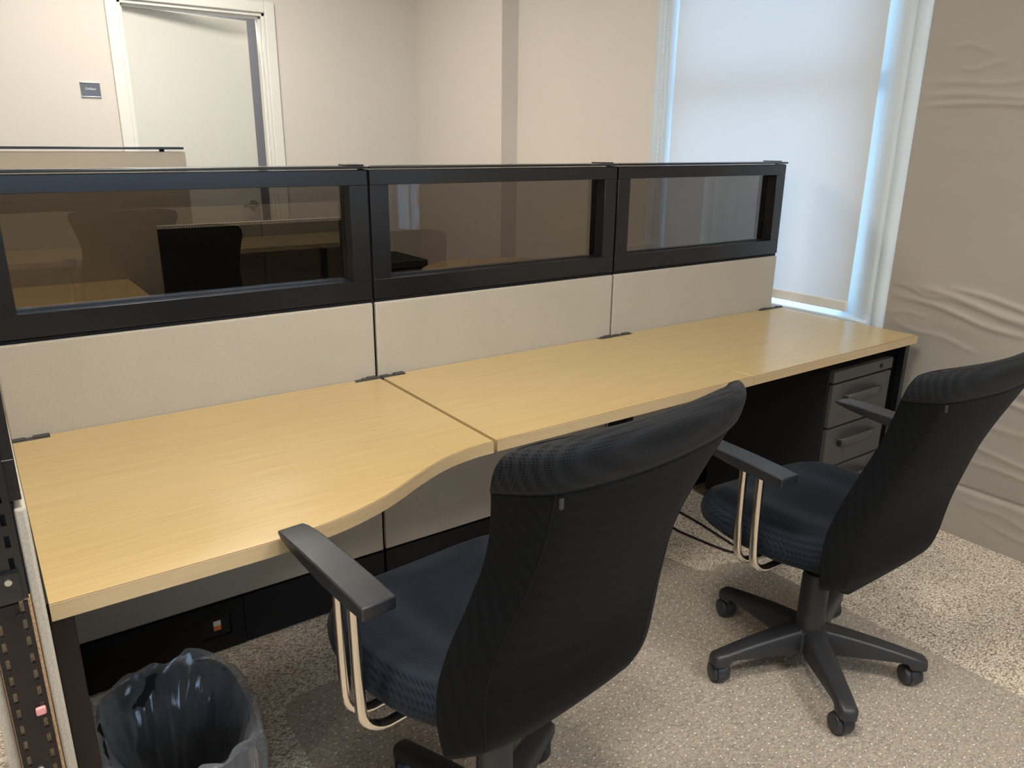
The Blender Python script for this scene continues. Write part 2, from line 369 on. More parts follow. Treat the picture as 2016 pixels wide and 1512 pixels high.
# door with casing
def casing_profile():
    return [(0, 0), (.062, 0), (.062, .016), (.050, .022), (.020, .018), (.006, .010), (0, .010)]
tr = MB()
tr.box(DX0 - .062, DX0, YB - .018, YB, 0, DZ + .062).box(DX1, DX1 + .062, YB - .018, YB, 0, DZ + .062).box(DX0, DX1, YB - .018, YB, DZ, DZ + .062)
struct('trim_1', tr, M_trim, bevel=.006, seg=3)
struct('trim_2', MB().box(DX0, DX0 + .018, YB, YB + .12, 0, DZ).box(DX1 - .018, DX1, YB, YB + .12, 0, DZ).box(DX0, DX1, YB, YB + .12, DZ - .018, DZ)
       .box(DX0 + .018, DX0 + .03, YB + .03, YB + .06, 0, DZ - .018).box(DX1 - .03, DX1 - .018, YB + .03, YB + .06, 0, DZ - .018).box(DX0 + .018, DX1 - .018, YB + .03, YB + .06, DZ - .03, DZ - .018), M_trim, bevel=.002)
door = struct('door_1', MB().box(0, .765, 0, .042, .008, 2.095), M_door, bevel=.003)
door.location = (DX0 + .02, YB + .062, 0); door.rotation_euler = (0, 0, math.radians(11))
hb = MB(); hb.tube([(.70, 0, .98), (.70, -.055, .98), (.69, -.062, .98), (.60, -.062, .98)], .010, 10); hb.cyl((.70, 0, .98), (.70, -.010, .98), .030, 20)
part('door_handle', hb, M_lever, door, smooth=40)
sg = thing('room_sign', 'small dark grey room sign with silver rails beside the white door', 'sign', (-.211, YB, 1.644))
part('plate', MB().box(-.048, .048, -.006, 0, -.036, .036), M_sign, sg)
part('rail', MB().box(-.050, .050, -.010, 0, .034, .039), M_screw, sg, bevel=.001)
part('rail', MB().box(-.050, .050, -.010, 0, -.039, -.034), M_screw, sg, bevel=.001)
text_obj('lettering', 'OnSiem', .0165, M_white, sg, Matrix.Translation((0, -.0065, .004)) @ Matrix.Rotation(PI / 2, 4, 'X'))

# ------------------------------------------------------------------ window 1 with splayed painted casing, sash, blind
win = struct('window_1', MB().box(XR + .13, XR + .17, -.36, -.165, .70, 2.42).box(XR + .13, XR + .17, .77, .80, .70, 2.42)
             .box(XR + .13, XR + .17, -.165, .77, .70, .742).box(XR + .13, XR + .17, -.30, .77, 2.36, 2.42), M_case)
part('sash_rail', MB().box(XR + .09, XR + .15, -.165, .77, 1.60, 1.67), M_case, win, bevel=.004)
part('pane', MB().box(XR + .145, XR + .150, -.165, .77, .742, 1.60), M_glass, win)
part('pane', MB().box(XR + .145, XR + .150, -.165, .77, 1.67, 2.36), M_glass, win)
part('sill', MB().box(XR - .02, XR + .15, -.365, .83, .70, .733), M_case, win, bevel=.004)
# splay: profile in (x, y), swept vertically
def sweep(prof, z0, z1, nz=60, amp=0.0):
    mb = MB(); rings = []
    for k in range(nz + 1):
        z = z0 + (z1 - z0) * k / nz
        rings.append([(x - amp * noise.noise(Vector((y * 30, z * 6, 5))), y, z) for x, y in prof])
    return mb.loft(rings, cap=True)
sp_r = [(XR + .17, -.160), (XR + .13, -.170), (XR + .10, -.205), (XR + .065, -.250), (XR + .038, -.285), (XR + .020, -.315), (XR + .008, -.344), (XR + .002, -.366), (XR + .006, -.371), (XR + .002, -.376),
        (XR - .006, -.384), (XR - .011, -.396), (XR - .011, -.408), (XR - .006, -.419), (XR - .003, -.424), (XR - .003, -.430), (XR + .17, -.430)]
part('casing', sweep(sp_r, .70, 2.42, 120, .0012), M_case, win, smooth=60, label='splayed white casing with flaking paint right of the blind')
sp_l = [(x, .465 - y) for x, y in [(XR + .17, -.322), (XR + .10, -.324), (XR + .03, -.330), (XR + .006, -.345)] + sp_r[7:]]
part('casing', sweep(sp_l, .70, 2.42, 60, .0012), M_case, win, smooth=60)
part('head_casing', MB().box(XR, XR + .17, -.40, .82, 2.40, 2.45), M_case, win)
bl = thing('roller_blind', 'pale translucent roller blind pulled down over the window behind the desk', 'blind', (XR - .02, .25, 2.40))
bx = XR + .012 - (XR - .02)
cl = MB(); rows = []
for j in range(41):
    z = -1.625 + (1.625 + .02) * j / 40
    rows.append([(bx + .0025 * math.sin(i * .9 + j * .11) * (1 - j / 60) + .002 * noise.noise(Vector((i * .5, j * .25, 0))), -.512 + 1.032 * i / 24, z) for i in range(25)])
cl.loft(rows, cap=False, closed=False)
part('blind_cloth', cl, M_blind, bl, smooth=180)
hbm = MB().box(bx - .008, bx + .004, -.514, .522, -1.648, -1.608)
part('hem_bar', hbm, M_rail, bl, bevel=.003)
part('roller_tube', MB().cyl((bx + .02, -.53, .03), (bx + .02, .54, .03), .022, 20), M_rail, bl, smooth=40)
chn = MB()
pts = []
for k in range(90):
    z = 0.0 - k * .0165
    y = .575 + .006 * math.sin(k * .08) - (0.02 * max(0, (k - 62) / 28)) * 0 + .010 * max(0, (k - 50) / 40)
    pts.append((bx - .03, y, z))
for q in pts: chn.lathe([(.0006, -.0045), (.0036, 0), (.0006, .0045)], 6, q)
ch = part('bead_chain', chn, M_white, bl); ch['kind'] = 'stuff'
part('chain_cord', MB().tube(pts, .0008, 5), M_white, bl)

# window 2, unblinded, with the neighbour's brick wall outside
w2 = struct('window_2', MB().box(XR + .10, XR + .14, -3.80, -3.75, .64, 2.3).box(XR + .10, XR + .14, -3.25, -3.20, .64, 2.3).box(XR + .10, XR + .14, -3.75, -3.25, .64, .70).box(XR + .10, XR + .14, -3.75, -3.25, 2.25, 2.3), M_case)
part('mullion', MB().box(XR + .10, XR + .14, -3.56, -3.52, .70, 2.25), M_case, w2)
part('pane', MB().box(XR + .118, XR + .122, -3.52, -3.25, .70, 2.25), M_glass, w2)
part('pane', MB().box(XR + .118, XR + .122, -3.75, -3.56, .70, 2.25), M_glass, w2)
struct('wall_neighbour', MB().box(5.2, 5.5, -12.0, -6.6, -4, 3.2), M_brick)

# ------------------------------------------------------------------ partitions
PW, TZ, CAPZ = 0.9135, 0.955, 1.326
def partition(label, loc, rz=0, glazed=True, top=CAPZ, group='glazed cubicle partitions', joint=True, outlet=False, back=True, name='partition_panel'):
    t = thing(name, label, 'partition', loc, rz, group)
    a, b = .004, PW - .004
    part('core', MB().box(a + .004, b - .004, .014, .062, .02, top - .035 if not glazed else .962), M_dark, t)
    part('fabric_tile', MB().box(a, b, 0, .014, .168, TZ if glazed else top - .019), M_fab, t, bevel=.004, seg=3)
    if back: part('fabric_tile', MB().box(a, b, .062, .076, .168, TZ if glazed else top - .019), M_fab, t, bevel=.004, seg=3)
    js = [a, .47, b] if joint else [a, b]
    for k in range(len(js) - 1):
        j0, j1 = js[k] + .0008, js[k + 1] - .0008
        if outlet and k == 0:
            rc = MB().box(j0, .350, .002, .014, .012, .160).box(.432, j1, .002, .014, .012, .160).box(.350, .432, .002, .014, .012, .055).box(.350, .432, .002, .014, .120, .160)
            o = part('raceway_cover', rc, M_race, t)
            part('outlet', MB().box(.352, .430, .010, .016, .056, .119), M_dark, o)
            part('label_sticker', MB().box(.385, .405, .0085, .010, .088, .104), M_lab_w, o, label='small white label in the outlet')
            part('label_sticker', MB().box(.385, .405, .0085, .010, .074, .088), M_lab_o, o, label='small orange label in the outlet')
        else:
            part('raceway_cover', MB().box(j0, j1, .002, .014, .012, .160), M_race, t, bevel=.0015)
    part('raceway_cover', MB().box(a, b, .062, .074, .012, .160), M_black, t)
    for x in (.06, PW - .06): part('leveling_foot', MB().lathe([(.016, 0), (.016, .008), (.006, .010), (.006, .022)], 14, (x, .038, 0)), M_dark, t)
    if glazed:
        y0, y1 = .003, .073
        part('frame_rail', MB().box(a, b, y0, y1, .966, 1.021), M_black, t, bevel=.0012)
        part('frame_rail', MB().box(a, b, y0, y1, 1.279, 1.3185), M_black, t, bevel=.0012)
        part('frame_stile', MB().box(a, .060, y0, y1, 1.0215, 1.2785), M_black, t, bevel=.0012)
        part('frame_stile', MB().box(.858, b, y0, y1, 1.0215, 1.2785), M_black, t, bevel=.0012)
        part('glazing_bead', MB().box(.060, .858, .036, .044, 1.021, 1.0245), M_black, t)
        part('pane', MB().box(.060, .858, .046, .051, 1.0215, 1.2785), M_smoke, t, label='smoked see-through acrylic pane')
    part('top_cap', MB().box(a - .002, b + .001 - (0 if glazed else .008), -.004, .080, top - (.004 if glazed else .008), top + .003), M_black, t, bevel=.002)
    if not glazed:
        for x in (.10, .80): part('cap_clip', MB().box(x, x + .02, .03, .05, top - .036, top - .007), M_dark, t)
    if glazed: part('cap_clip', MB().box(b - .046, b + .006, .030, .084, top + .003, top + .0065), M_black, t, bevel=.001)
    # slotted post in the joint at the right end
    ps = MB().box(b - .001, b + .009, .016, .060, .02, top - .006)
    if glazed: part('joint_post', ps, M_dark, t)
    return t
SP = 'glazed partition panels along the three desks'
partition('left glazed partition panel, behind the curved desk', (-PW, 0, 0), group=SP, outlet=True)
partition('middle glazed partition panel, between the other two, behind the middle desk', (0, 0, 0), group=SP)
partition('right glazed partition panel, nearest the window blind', (PW, 0, 0), group=SP)
# return partition at the left, seen end on with its bare slotted upright
rp = partition('partition panel at the left edge turned end on, bare slotted upright showing', (-.914, -.9265, 0), PI / 2, group='partition panels turned sideways at the desk end', name='end_partition')
for ch in list(rp.children):
    if ch.name.startswith('joint_post'): bpy.data.objects.remove(ch)
# (local x runs +y in the world, local y runs -x) : the free end is local x = 0
e = MB()
def slot_face(mb, y0, y1, z0, z1, cols, pitch, sh, sw, x=0.0, depth=.004):
    # plate at local x with real slots: built from bars around the holes
    ys = sorted(cols)
    cur = y0
    for c in ys:
        mb.box(x - depth, x, cur, c - sw / 2, z0, z1); cur = c + sw / 2
        z = z0
        while z < z1:
            mb.box(x - depth, x, c - sw / 2, c + sw / 2, z, min(z1, z + (pitch - sh))); z += pitch
    mb.box(x - depth, x, cur, y1, z0, z1)
slot_face(e, .018, .060, .02, .832, [.0255, .0525], .0254, .016, .0046, -.002)
part('slotted_upright', e, M_leg, rp)
part('wood_core', MB().box(.000, .008, .0145, .0615, .02, .834), M_particle, rp, label='bare particle board showing through the slots')
e = MB(); slot_face(e, .016, .060, .836, 1.322, [.0265], .030, .016, .006, -.001); e.box(-.012, -.001, .022, .054, .838, .878)
part('slotted_upright', e, M_black, rp)
for (y, z, mm) in ((.034, .888 - .02, M_screw), (.030, .815, M_leg), (.042, .581, M_screw)):
    part('screw', MB().cyl((-.006 if z < .83 else -.012, y, z), (-.010 if z < .83 else -.0155, y, z), .0042, 12), mm, rp, smooth=40)
part('tag', MB().box(-.012, -.0065, .022, .034, .664, .676), M_pink, rp, bevel=.002, label='small pink plastic tag')

# ------------------------------------------------------------------ worktops
H = 0.737; TH = 0.0285
def smooth_pts(ctrl, n=8):
    out = []
    for i in range(len(ctrl) - 1):
        p0 = ctrl[max(i - 1, 0)]; p1 = ctrl[i]; p2 = ctrl[i + 1]; p3 = ctrl[min(i + 2, len(ctrl) - 1)]
        for k in range(n):
            t = k / n
            out.append(tuple(0.5 * ((2 * p1[d]) + (-p0[d] + p2[d]) * t + (2 * p0[d] - 5 * p1[d] + 4 * p2[d] - p3[d]) * t * t + (-p0[d] + 3 * p1[d] - 3 * p2[d] + p3[d]) * t ** 3) for d in (0, 1)))
    out.append(ctrl[-1]); return out
def inset_line(pts, d):
    out = []
    for i, p in enumerate(pts):
        a = pts[max(i - 1, 0)]; b = pts[min(i + 1, len(pts) - 1)]
        tx, ty = b[0] - a[0], b[1] - a[1]; L = math.hypot(tx, ty); out.append((p[0] - ty / L * d, p[1] + tx / L * d))
    return out
def strip(line, inner, z0, z1):
    return MB().prism(line + inner[::-1], z0, z1)
def worktop(label, x0, x1, front, loc=(0, 0, 0), rz=0, notch=(1, 1), group='pale wood desk tops along the partition'):
    t = thing('worktop', label, 'desk top', loc, rz, group)
    ninn = inset_line(front, .0022)
    nx = .075
    back = [(x1, -.022), (x1 - (nx if notch[1] else 0), -.022), (x1 - (nx if notch[1] else 0), -.003), (x0 + (nx if notch[0] else 0), -.003), (x0 + (nx if notch[0] else 0), -.022), (x0, -.022)]
    part('slab', MB().prism(ninn + back, H - TH, H), M_wood, t, bevel=.0006, seg=1)
    part('edge_band', strip(front, inset_line(front, .0018), H - TH, H - .0006), M_band, t, label='solid-looking wood edge band')
    part('glue_line', strip(inset_line(front, .0017), inset_line(front, .0023), H - TH + .001, H + .0001), M_line, t)
    return t
cfront = [(-.909, -.7865), (-.80, -.7865), (-.706, -.7865), (-.62, -.7862), (-.564, -.785), (-.502, -.779), (-.426, -.765), (-.35, -.739), (-.291, -.710), (-.228, -.674), (-.14, -.633), (-.062, -.615), (-.001, -.612)]
wt = worktop('wide curved pale wood desk top at the left, deeper than the others', -.909, -.001, smooth_pts(cfront, 5))
worktop('straight pale wood desk top in the middle, between the other two', .010, .9325, [(.010, -.610), (.9325, -.610)])
worktop('straight pale wood desk top at the right, nearest the window', .934, 1.861, [(.934, -.610), (1.861, -.610)])
def bracket(x, label, left=True, right=True):
    t = thing('worktop_bracket', label, 'bracket', (x, 0, H - .001), 0, 'black plastic clips at the back of the desks')
    if left: part('plate', MB().box(-.074, -.003, -.021, 0, 0, .0015).box(-.055, -.003, -.021, 0, .0015, .004).box(-.040, -.012, -.016, 0, .004, .0062), M_grey, t, bevel=.0008)
    if right: part('plate', MB().box(.003, .078, -.021, 0, 0, .0015).box(.003, .030, -.014, 0, .0015, .004).box(.045, .078, -.016, 0, .0015, .005), M_grey, t, bevel=.0008)
    return t
bracket(-.912, 'black clip at the far left back corner of the curved desk top', left=False)
bracket(.004, 'black clip where the curved and middle desk tops meet the partition')
bracket(.918, 'black clip where the middle and right desk tops meet the partition')
bracket(1.80, 'black clip at the back end of the right desk top beside the window', right=True)

# supports
lg = part('leg', MB().box(-.9125, -.8795, -.763, -.727, .012, H - TH), M_leg, wt, bevel=.002, label='dark brown square metal leg')
part('leg_foot', MB().lathe([(.016, 0), (.016, .006), (.006, .008), (.006, .013)], 14, (-.896, -.745, 0)), M_dark, lg)
ep = thing('end_panel', 'black upright metal panel closing the right end of the desks', 'panel', (1.845, -.30, 0))
part('sheet', MB().box(-.006, .006, -.27, .27, .02, H - TH), M_dark, ep)
part('front_post', MB().box(-.014, .010, -.29, -.262, 0, H - TH), M_black, ep, bevel=.002)
part('rear_post', MB().box(-.014, .010, .262, .29, 0, H - TH), M_black, ep, bevel=.002)
cb = thing('desk_support', 'black upright support under the joint of the middle and right desk tops', 'support', (.935, -.06, 0))
part('post', MB().box(-.018, .018, -.04, .055, 0, H - TH), M_dark, cb, bevel=.003)
part('arm', MB().prism([(0, 0), (.42, 0), (.42, .02), (0, .10)], -.004, .004), M_dark, cb).matrix_local = Matrix.Translation((0, -.03, H - TH - .0)) @ Matrix(((0, 0, 1, 0), (-1, 0, 0, 0), (0, -1, 0, 0), (0, 0, 0, 1)))

# drawer pedestal
def pedestal(label, loc, rz=0, w=.362, d=.50, h=.665):
    t = thing('drawer_pedestal', label, 'cabinet', loc, rz, 'dark drawer cabinets')
    part('body', MB().box(0, w, .018, d, .045, h), M_dark, t, bevel=.002)  # darker than the drawers: shade of the cabinet side put into its colour
    part('top_strip', MB().box(0, w, 0, .018, h - .040, h), M_ped, t, bevel=.0015)
    part('lock', MB().cyl((w - .075, -.003, h - .02), (w - .075, .002, h - .02), .008, 16), M_dark, t, smooth=40)
    z = h - .047
    for hh in (.160, .150, .255):
        dw = part('drawer', MB().box(.003, w - .003, 0, .017, z - hh + .004, z), M_ped, t, bevel=.002)
        zc = z - .052
        hd = MB(); pth = [(w * .22, -.001, zc - .008), (w * .24, -.014, zc - .006), (w * .33, -.024, zc), (w * .5, -.029, zc + .004), (w * .67, -.024, zc), (w * .76, -.014, zc - .006), (w * .78, -.001, zc - .008)]
        hd.tube(pth, .0045, 8, True, .016, (0, 1, 0))
        part('handle', hd, M_ped, dw, smooth=60)
        part('handle_end', MB().box(w * .205, w * .225, -.014, 0, zc - .018, zc + .004), M_dark, dw, bevel=.002)
        z -= hh + .003
    for x in (.04, w - .04):
        for y in (.05, d - .05): part('caster', MB().cyl((x - .01, y, .022), (x + .01, y, .022), .022, 16).box(x - .012, x + .012, y - .01, y + .01, .03, .046), M_dark, t, smooth=40)
    return t
pedestal('dark grey three-drawer cabinet under the right desk top', (1.40, -.585, 0))

# ------------------------------------------------------------------ chair mat
mat_out = []
def arc(cx, cy, r, a0, a1, n=8): return [(cx + r * math.cos(a0 + (a1 - a0) * k / n), cy + r * math.sin(a0 + (a1 - a0) * k / n)) for k in range(n + 1)]
mo = arc(-.39, -.36, .068, PI, PI / 2) + arc(.84, -.38, .09, PI / 2, 0) + [(.945, -.46)] + arc(1.03, -.60, .12, PI * .62, 0) + [(1.158, -.95), (1.172, -1.3)] + arc(1.06, -1.46, .12, 0, -PI / 2) + arc(-.34, -1.46, .12, -PI / 2, -PI)
cm = thing('chair_mat', 'clear studded vinyl chair mat lying on the carpet under both chairs', 'chair mat', (0, 0, 0))
part('mat_sheet', MB().prism(mo, .0005, .0028), M_vinyl, cm)
def inside(x, y, poly):
    c = False; j = len(poly) - 1
    for i in range(len(poly)):
        if (poly[i][1] > y) != (poly[j][1] > y) and x < (poly[j][0] - poly[i][0]) * (y - poly[i][1]) / (poly[j][1] - poly[i][1]) + poly[i][0]: c = not c
        j = i
    return c
st = MB(); th = .12; sp_ = .031
for i in range(-70, 90):
    for j in range(-70, 90):
        x = .3 + (i + .5 * (j % 2)) * sp_ * math.cos(th) - j * sp_ * .9 * math.sin(th); y = -.9 + (i + .5 * (j % 2)) * sp_ * math.sin(th) + j * sp_ * .9 * math.cos(th)
        if inside(x, y, mo) and inside(x + .02, y, mo) and inside(x - .02, y, mo) and inside(x, y + .02, mo):
            r = .0021; st.add([(x - r, y - r * .7, .0027), (x + r, y - r * .7, .0027), (x + r, y + r * .7, .0027), (x - r, y + r * .7, .0027), (x, y, .0036)], [(0, 1, 4), (1, 2, 4), (2, 3, 4), (3, 0, 4)])
so = part('grip_studs', st, M_stud, cm); so['kind'] = 'stuff'

# ------------------------------------------------------------------ task chair
def chair_back(dz):
    # rows: (z, half width, y, thickness)
    rows = [(.280, .020, -.094, .010), (.305, .055, -.112, .012), (.340, .118, -.138, .014), (.372, .186, -.160, .016), (.400, .224, -.176, .018), (.435, .239, -.185, .020), (.50, .249, -.194, .021), (.56, .249, -.206, .021),
            (.63, .238, -.228, .021), (.70, .219, -.254, .021), (.76, .212, -.277, .021), (.82, .218, -.301, .021), (.87, .230, -.320, .021), (.905, .240, -.333, .022)]
    return rows
def fore(u, z=1.0): return (.026 * u * u + .020 * max(0, (abs(u) - .72) / .28) ** 1.4) * (.35 + .65 * min(1, max(0, (z - .42) / .30)))
def back_ring(z, w, y, t, dip=0.0, n=34, dz=0.0, drop=0.0):
    # closed cross-section; y grows towards the sitter; sides sweep forward
    us = [math.sin(PI / 2 * (-1 + 2 * k / n)) for k in range(n + 1)]
    rear = [(u * w, y + fore(u, z - dz) - t * (1 - abs(u) ** 6), z - dip * (1 - u * u) - drop * u ** 6) for u in us]
    front = [(u * w, y + fore(u, z - dz) + t * (1 - abs(u) ** 6), z - dip * (1 - u * u) - drop * u ** 6) for u in us[::-1][1:-1]]
    return rear + front
def spline_rows(rows, n=5):
    out = []
    for i in range(len(rows) - 1):
        p0 = rows[max(i - 1, 0)]; p1 = rows[i]; p2 = rows[i + 1]; p3 = rows[min(i + 2, len(rows) - 1)]
        for k in range(n):
            t = k / n
            out.append(tuple(0.5 * ((2 * p1[d]) + (-p0[d] + p2[d]) * t + (2 * p0[d] - 5 * p1[d] + 4 * p2[d] - p3[d]) * t * t + (-p0[d] + 3 * p1[d] - 3 * p2[d] + p3[d]) * t ** 3) for d in range(4)))
    out.append(rows[-1]); return out
def make_chair(label, loc, rz, dz, group='black mesh office chairs'):
    t = thing('office_chair', label, 'chair', loc, rz, group)
    # back sleeve
    rows = spline_rows(chair_back(dz))
    dipf = lambda z: 0.006 * max(0, (z - .80) / .10)
    bk = part('backrest', MB().loft([back_ring(z + dz, w, y, th, dipf(z), dz=dz) for z, w, y, th in rows]), M_mesh, t, smooth=180)
    # padded head section
    hr = spline_rows([(.904, .240, -.333, .019), (.912, .244, -.336, .0245), (.926, .247, -.342, .0265), (.940, .248, -.347, .026), (.952, .246, -.352, .023), (.961, .240, -.355, .018), (.967, .228, -.357, .011), (.969, .205, -.357, .003)], 4); hr = [(z + max(0, (z - .92)) * .22, w, y, th) for z, w, y, th in hr]
    hd = part('head_cushion', MB().loft([back_ring(z + dz, w, y, th, .006, drop=.016 * k / len(hr)) for k, (z, w, y, th) in enumerate(hr)]), M_head, t, smooth=180)
    for s in (-1, 1):
        u = .74 * s
        pa = [(u * w, y + fore(u, z) - th * (1 - abs(u) ** 6), z + dz - dipf(z) * (1 - u * u)) for z, w, y, th in rows[18:]]
        part('seam', MB().tube(pa, .0009, 6), M_pipe, bk, smooth=60)
    us = [-1 + 2 * k / 40 for k in range(41)]
    zp = [(u * .2405, -.333 + fore(u) - .0215 * (1 - abs(u) ** 6), .906 + dz - .006 * (1 - u * u)) for u in us]
    part('zipper', MB().tube(zp, .0019, 6), M_pipe, bk, smooth=60)
    part('zipper_pull', MB().box(-.181, -.175, -.349, -.345, .886 + dz, .901 + dz), M_chairpl, bk, bevel=.001)
    # J bar from the back to under the seat
    jb = MB().tube([(0, -.03, .40 + dz), (0, -.08, .345 + dz), (0, -.15, .37 + dz), (0, -.178, .44 + dz), (0, -.185, .50 + dz)], .014, 10, True, .007)
    part('back_bar', jb, M_chairpl, t, smooth=60)
    # seat
    def seg(r, z, k=0.0, n=40, e=3.0):
        out = []
        for i in range(n):
            a = 2 * PI * i / n; c, s_ = math.cos(a), math.sin(a)
            q = (abs(c) ** e + abs(s_) ** e) ** (-1 / e)
            x = c * q * r * .262; y = s_ * q * r * .248
            taper = 1.0 - .10 * max(0, -y / .25)
            out.append((x * taper, y + .048, z + k * (x * x) * 1.2 - .030 * max(0, (y - .13) / .12) ** 2))
        return out
    rings = [seg(.80, .415 + dz), seg(.93, .412 + dz), seg(.985, .425 + dz), seg(1.0, .448 + dz), seg(.985, .468 + dz), seg(.93, .482 + dz, .2), seg(.80, .490 + dz, .3), seg(.55, .489 + dz, .3), seg(.28, .486 + dz, .3), seg(.05, .485 + dz, .3)]
    part('seat', MB().loft(rings), M_seat, t, smooth=180)
    part('seat_pan', MB().prism([(-.17, -.12), (.17, -.12), (.19, .20), (-.19, .20)], .398 + dz, .416 + dz), M_chairpl, t, bevel=.006)
    part('tilt_mechanism', MB().prism([(-.06, -.09), (.06, -.09), (.075, .10), (-.075, .10)], .350 + dz, .400 + dz), M_dark, t, bevel=.012)
    part('lever', MB().tube([(.07, .03, .37 + dz), (.13, .075, .372 + dz), (.175, .09, .37 + dz)], .005, 8), M_dark, t, smooth=60)
    # armrests
    for s in (-1, 1):
        xs = s * .292
        pr = []
        for y, w, z0, z1 in ((-.095, .0285, .652, .6745), (-.04, .0290, .650, .677), (.03, .0290, .651, .679), (.10, .0285, .655, .6795), (.15, .0280, .660, .679), (.185, .0265, .665, .6765), (.203, .0235, .668, .674)):
            pr.append([(xs - w, y, z0 + dz), (xs + w, y, z0 + dz), (xs + w, y, z1 + dz), (xs - w, y, z1 + dz)])
        pad = part('armrest', MB().loft(pr), M_pad, t, bevel=.0035, seg=3)
        for yt in (-.012, .038):
            path = [(xs, yt, .664 + dz), (xs, yt, .60 + dz), (xs, yt - .002, .50 + dz), (xs, yt - .005, .435 + dz)]
            for k in range(1, 7):
                a = k / 6 * PI / 2
                path.append((xs - s * .045 * (1 - math.cos(a)), yt - .005 - .006 * k / 6, .435 + dz - .045 * math.sin(a)))
            path += [(xs - s * .10, yt - .012, .393 + dz), (xs - s * .16, yt - .012, .397 + dz)]
            part('arm_tube', MB().tube(path, .0092, 14, True, .0108), M_chrome, pad, smooth=80, label='bent satin-metal tube')
    # column and five-star base
    part('gas_column', MB().lathe([(.024, .20), (.024, .355 + dz)], 24), M_dark, t, smooth=40)
    part('column_cover', MB().lathe([(.042, .116), (.0405, .130), (.0375, .138), (.0355, .285 + dz * .3), (.032, .292 + dz * .3), (.024, .293 + dz * .3)], 32), M_chairpl, t, smooth=40)
    part('base_hub', MB().lathe([(.020, .072), (.052, .060), (.056, .105), (.052, .126), (.040, .132)], 32), M_chairpl, t, smooth=40)
    return t
def base_leg(t, ang):
    ca, sa = math.cos(ang), math.sin(ang)
    rings = []
    for r, hw, zt, zb in ((.020, .028, .132, .070), (.06, .029, .129, .062), (.11, .0275, .123, .065), (.17, .0255, .114, .070), (.22, .0240, .105, .074), (.252, .0232, .0985, .0745), (.262, .0232, .0965, .0605), (.292, .0215, .090, .0600), (.301, .015, .083, .0605)):
        c = .0075
        sec = [(-hw, zb), (hw, zb), (hw, zt - c), (hw - .005, zt - .002), (hw - .010, zt), (-hw + .010, zt), (-hw + .005, zt - .002), (-hw, zt - c)]
        rings.append([(r * ca - y * sa, r * sa + y * ca, z) for y, z in sec])
    lgp = part('base_leg', MB().loft(rings), M_chairpl, t, smooth=55)
    return lgp
def caster(t, ang, sw):
    cx, cy = .272 * math.cos(ang), .272 * math.sin(ang)
    dx, dy = math.cos(sw), math.sin(sw)                     # axle direction
    ox, oy = cx - dy * .010, cy + dx * .010
    def P(a, b, z): return (ox + dx * a - dy * b, oy + dy * a + dx * b, z)
    hood = MB(); rings = []
    n = 14
    for r in (.0275, .0285, .0285, .0275):
        pass
    for a in (-.0115, -.0105, .0105, .0115):
        rr_ = .0275 if abs(a) > .011 else .0290
        rings.append([P(a, rr_ * math.cos(PI * .02 + PI * 1.22 * k / n), .026 + rr_ * math.sin(PI * .02 + PI * 1.22 * k / n)) for k in range(n + 1)])
    hood.loft(rings)
    hood.cyl((cx, cy, .035), (cx, cy, .058), .0095, 12)
    h = part('caster', hood, M_chairpl, t, smooth=50)
    for s in (-1, 1):
        w = MB(); prof = [(.004, .0255), (.018, .0252), (.0235, .0235), (.0262, .0195), (.0262, .0125)]
        ringsw = [[P(s * d, r * math.cos(2 * PI * k / 24), .0265 + r * math.sin(2 * PI * k / 24)) for k in range(24)] for r, d in prof]
        w.loft(ringsw)
        part('wheel', w, M_chairpl, h, smooth=40)
def finish_base(t, angs, sws):
    rz = t.rotation_euler[2]
    for a, s in zip(angs, sws):
        base_leg(t, a - rz); caster(t, a - rz, s - rz)
D = math.radians
c1 = make_chair('nearer black mesh office chair, raised higher, armrest above the curved desk', (-.235, -.965, .0042), .085, .080)
finish_base(c1, [D(31 + 72 * k) for k in range(5)], [D(50), D(-20), D(20), D(10), D(40)])
c2 = make_chair('lower black mesh office chair at the right desk top, its five-star base in full view', (.816, -.966, .0042), -.06, 0.0)
finish_base(c2, [D(18 + 72 * k) for k in range(5)], [D(-25), D(-20), D(-28), D(-22), D(-30)])

# ------------------------------------------------------------------ waste bin with liner
wb = thing('waste_bin', 'dark waste bin lined with a clear plastic bag under the curved desk', 'bin', (-.735, -.575, 0))
def rrect(hx, hy, z, n=64, e=4.0, wob=0.0, seed=0, zw=0.0):
    out = []
    for i in range(n):
        a = 2 * PI * i / n; c, s_ = math.cos(a), math.sin(a); q = (abs(c) ** e + abs(s_) ** e) ** (-1 / e)
        d = 1 + wob * (noise.noise(Vector((c * 2.6 + seed, s_ * 2.6, z * 9))) + .6 * noise.noise(Vector((c * 8 + seed, s_ * 8, z * 14))))
        out.append((c * q * hx * d, s_ * q * hy * d, z + zw * noise.noise(Vector((c * 3, s_ * 3, seed + 7.7)))))
    return out
rg = [rrect(.095, .125, .002), rrect(.100, .130, .005), rrect(.128, .168, .285), rrect(.133, .173, .288), rrect(.133, .173, .296), rrect(.126, .166, .296), rrect(.097, .127, .012), rrect(.02, .02, .012)]
part('bin_body', MB().loft(rg), M_dark, wb, smooth=40)
prof = [(.142, .186, .085, 3.2, .10), (.142, .186, .14, 3.2, .09), (.142, .184, .20, 3.2, .07), (.143, .184, .25, 3.2, .05), (.144, .184, .290, 3.2, .035), (.141, .181, .309, 3.2, .03),
        (.130, .170, .310, 3.0, .04), (.118, .158, .285, 2.8, .10), (.108, .146, .24, 2.6, .17), (.100, .135, .19, 2.5, .22), (.092, .122, .13, 2.4, .26), (.080, .105, .07, 2.4, .24), (.04, .05, .03, 2.2, .2)]
ln = []
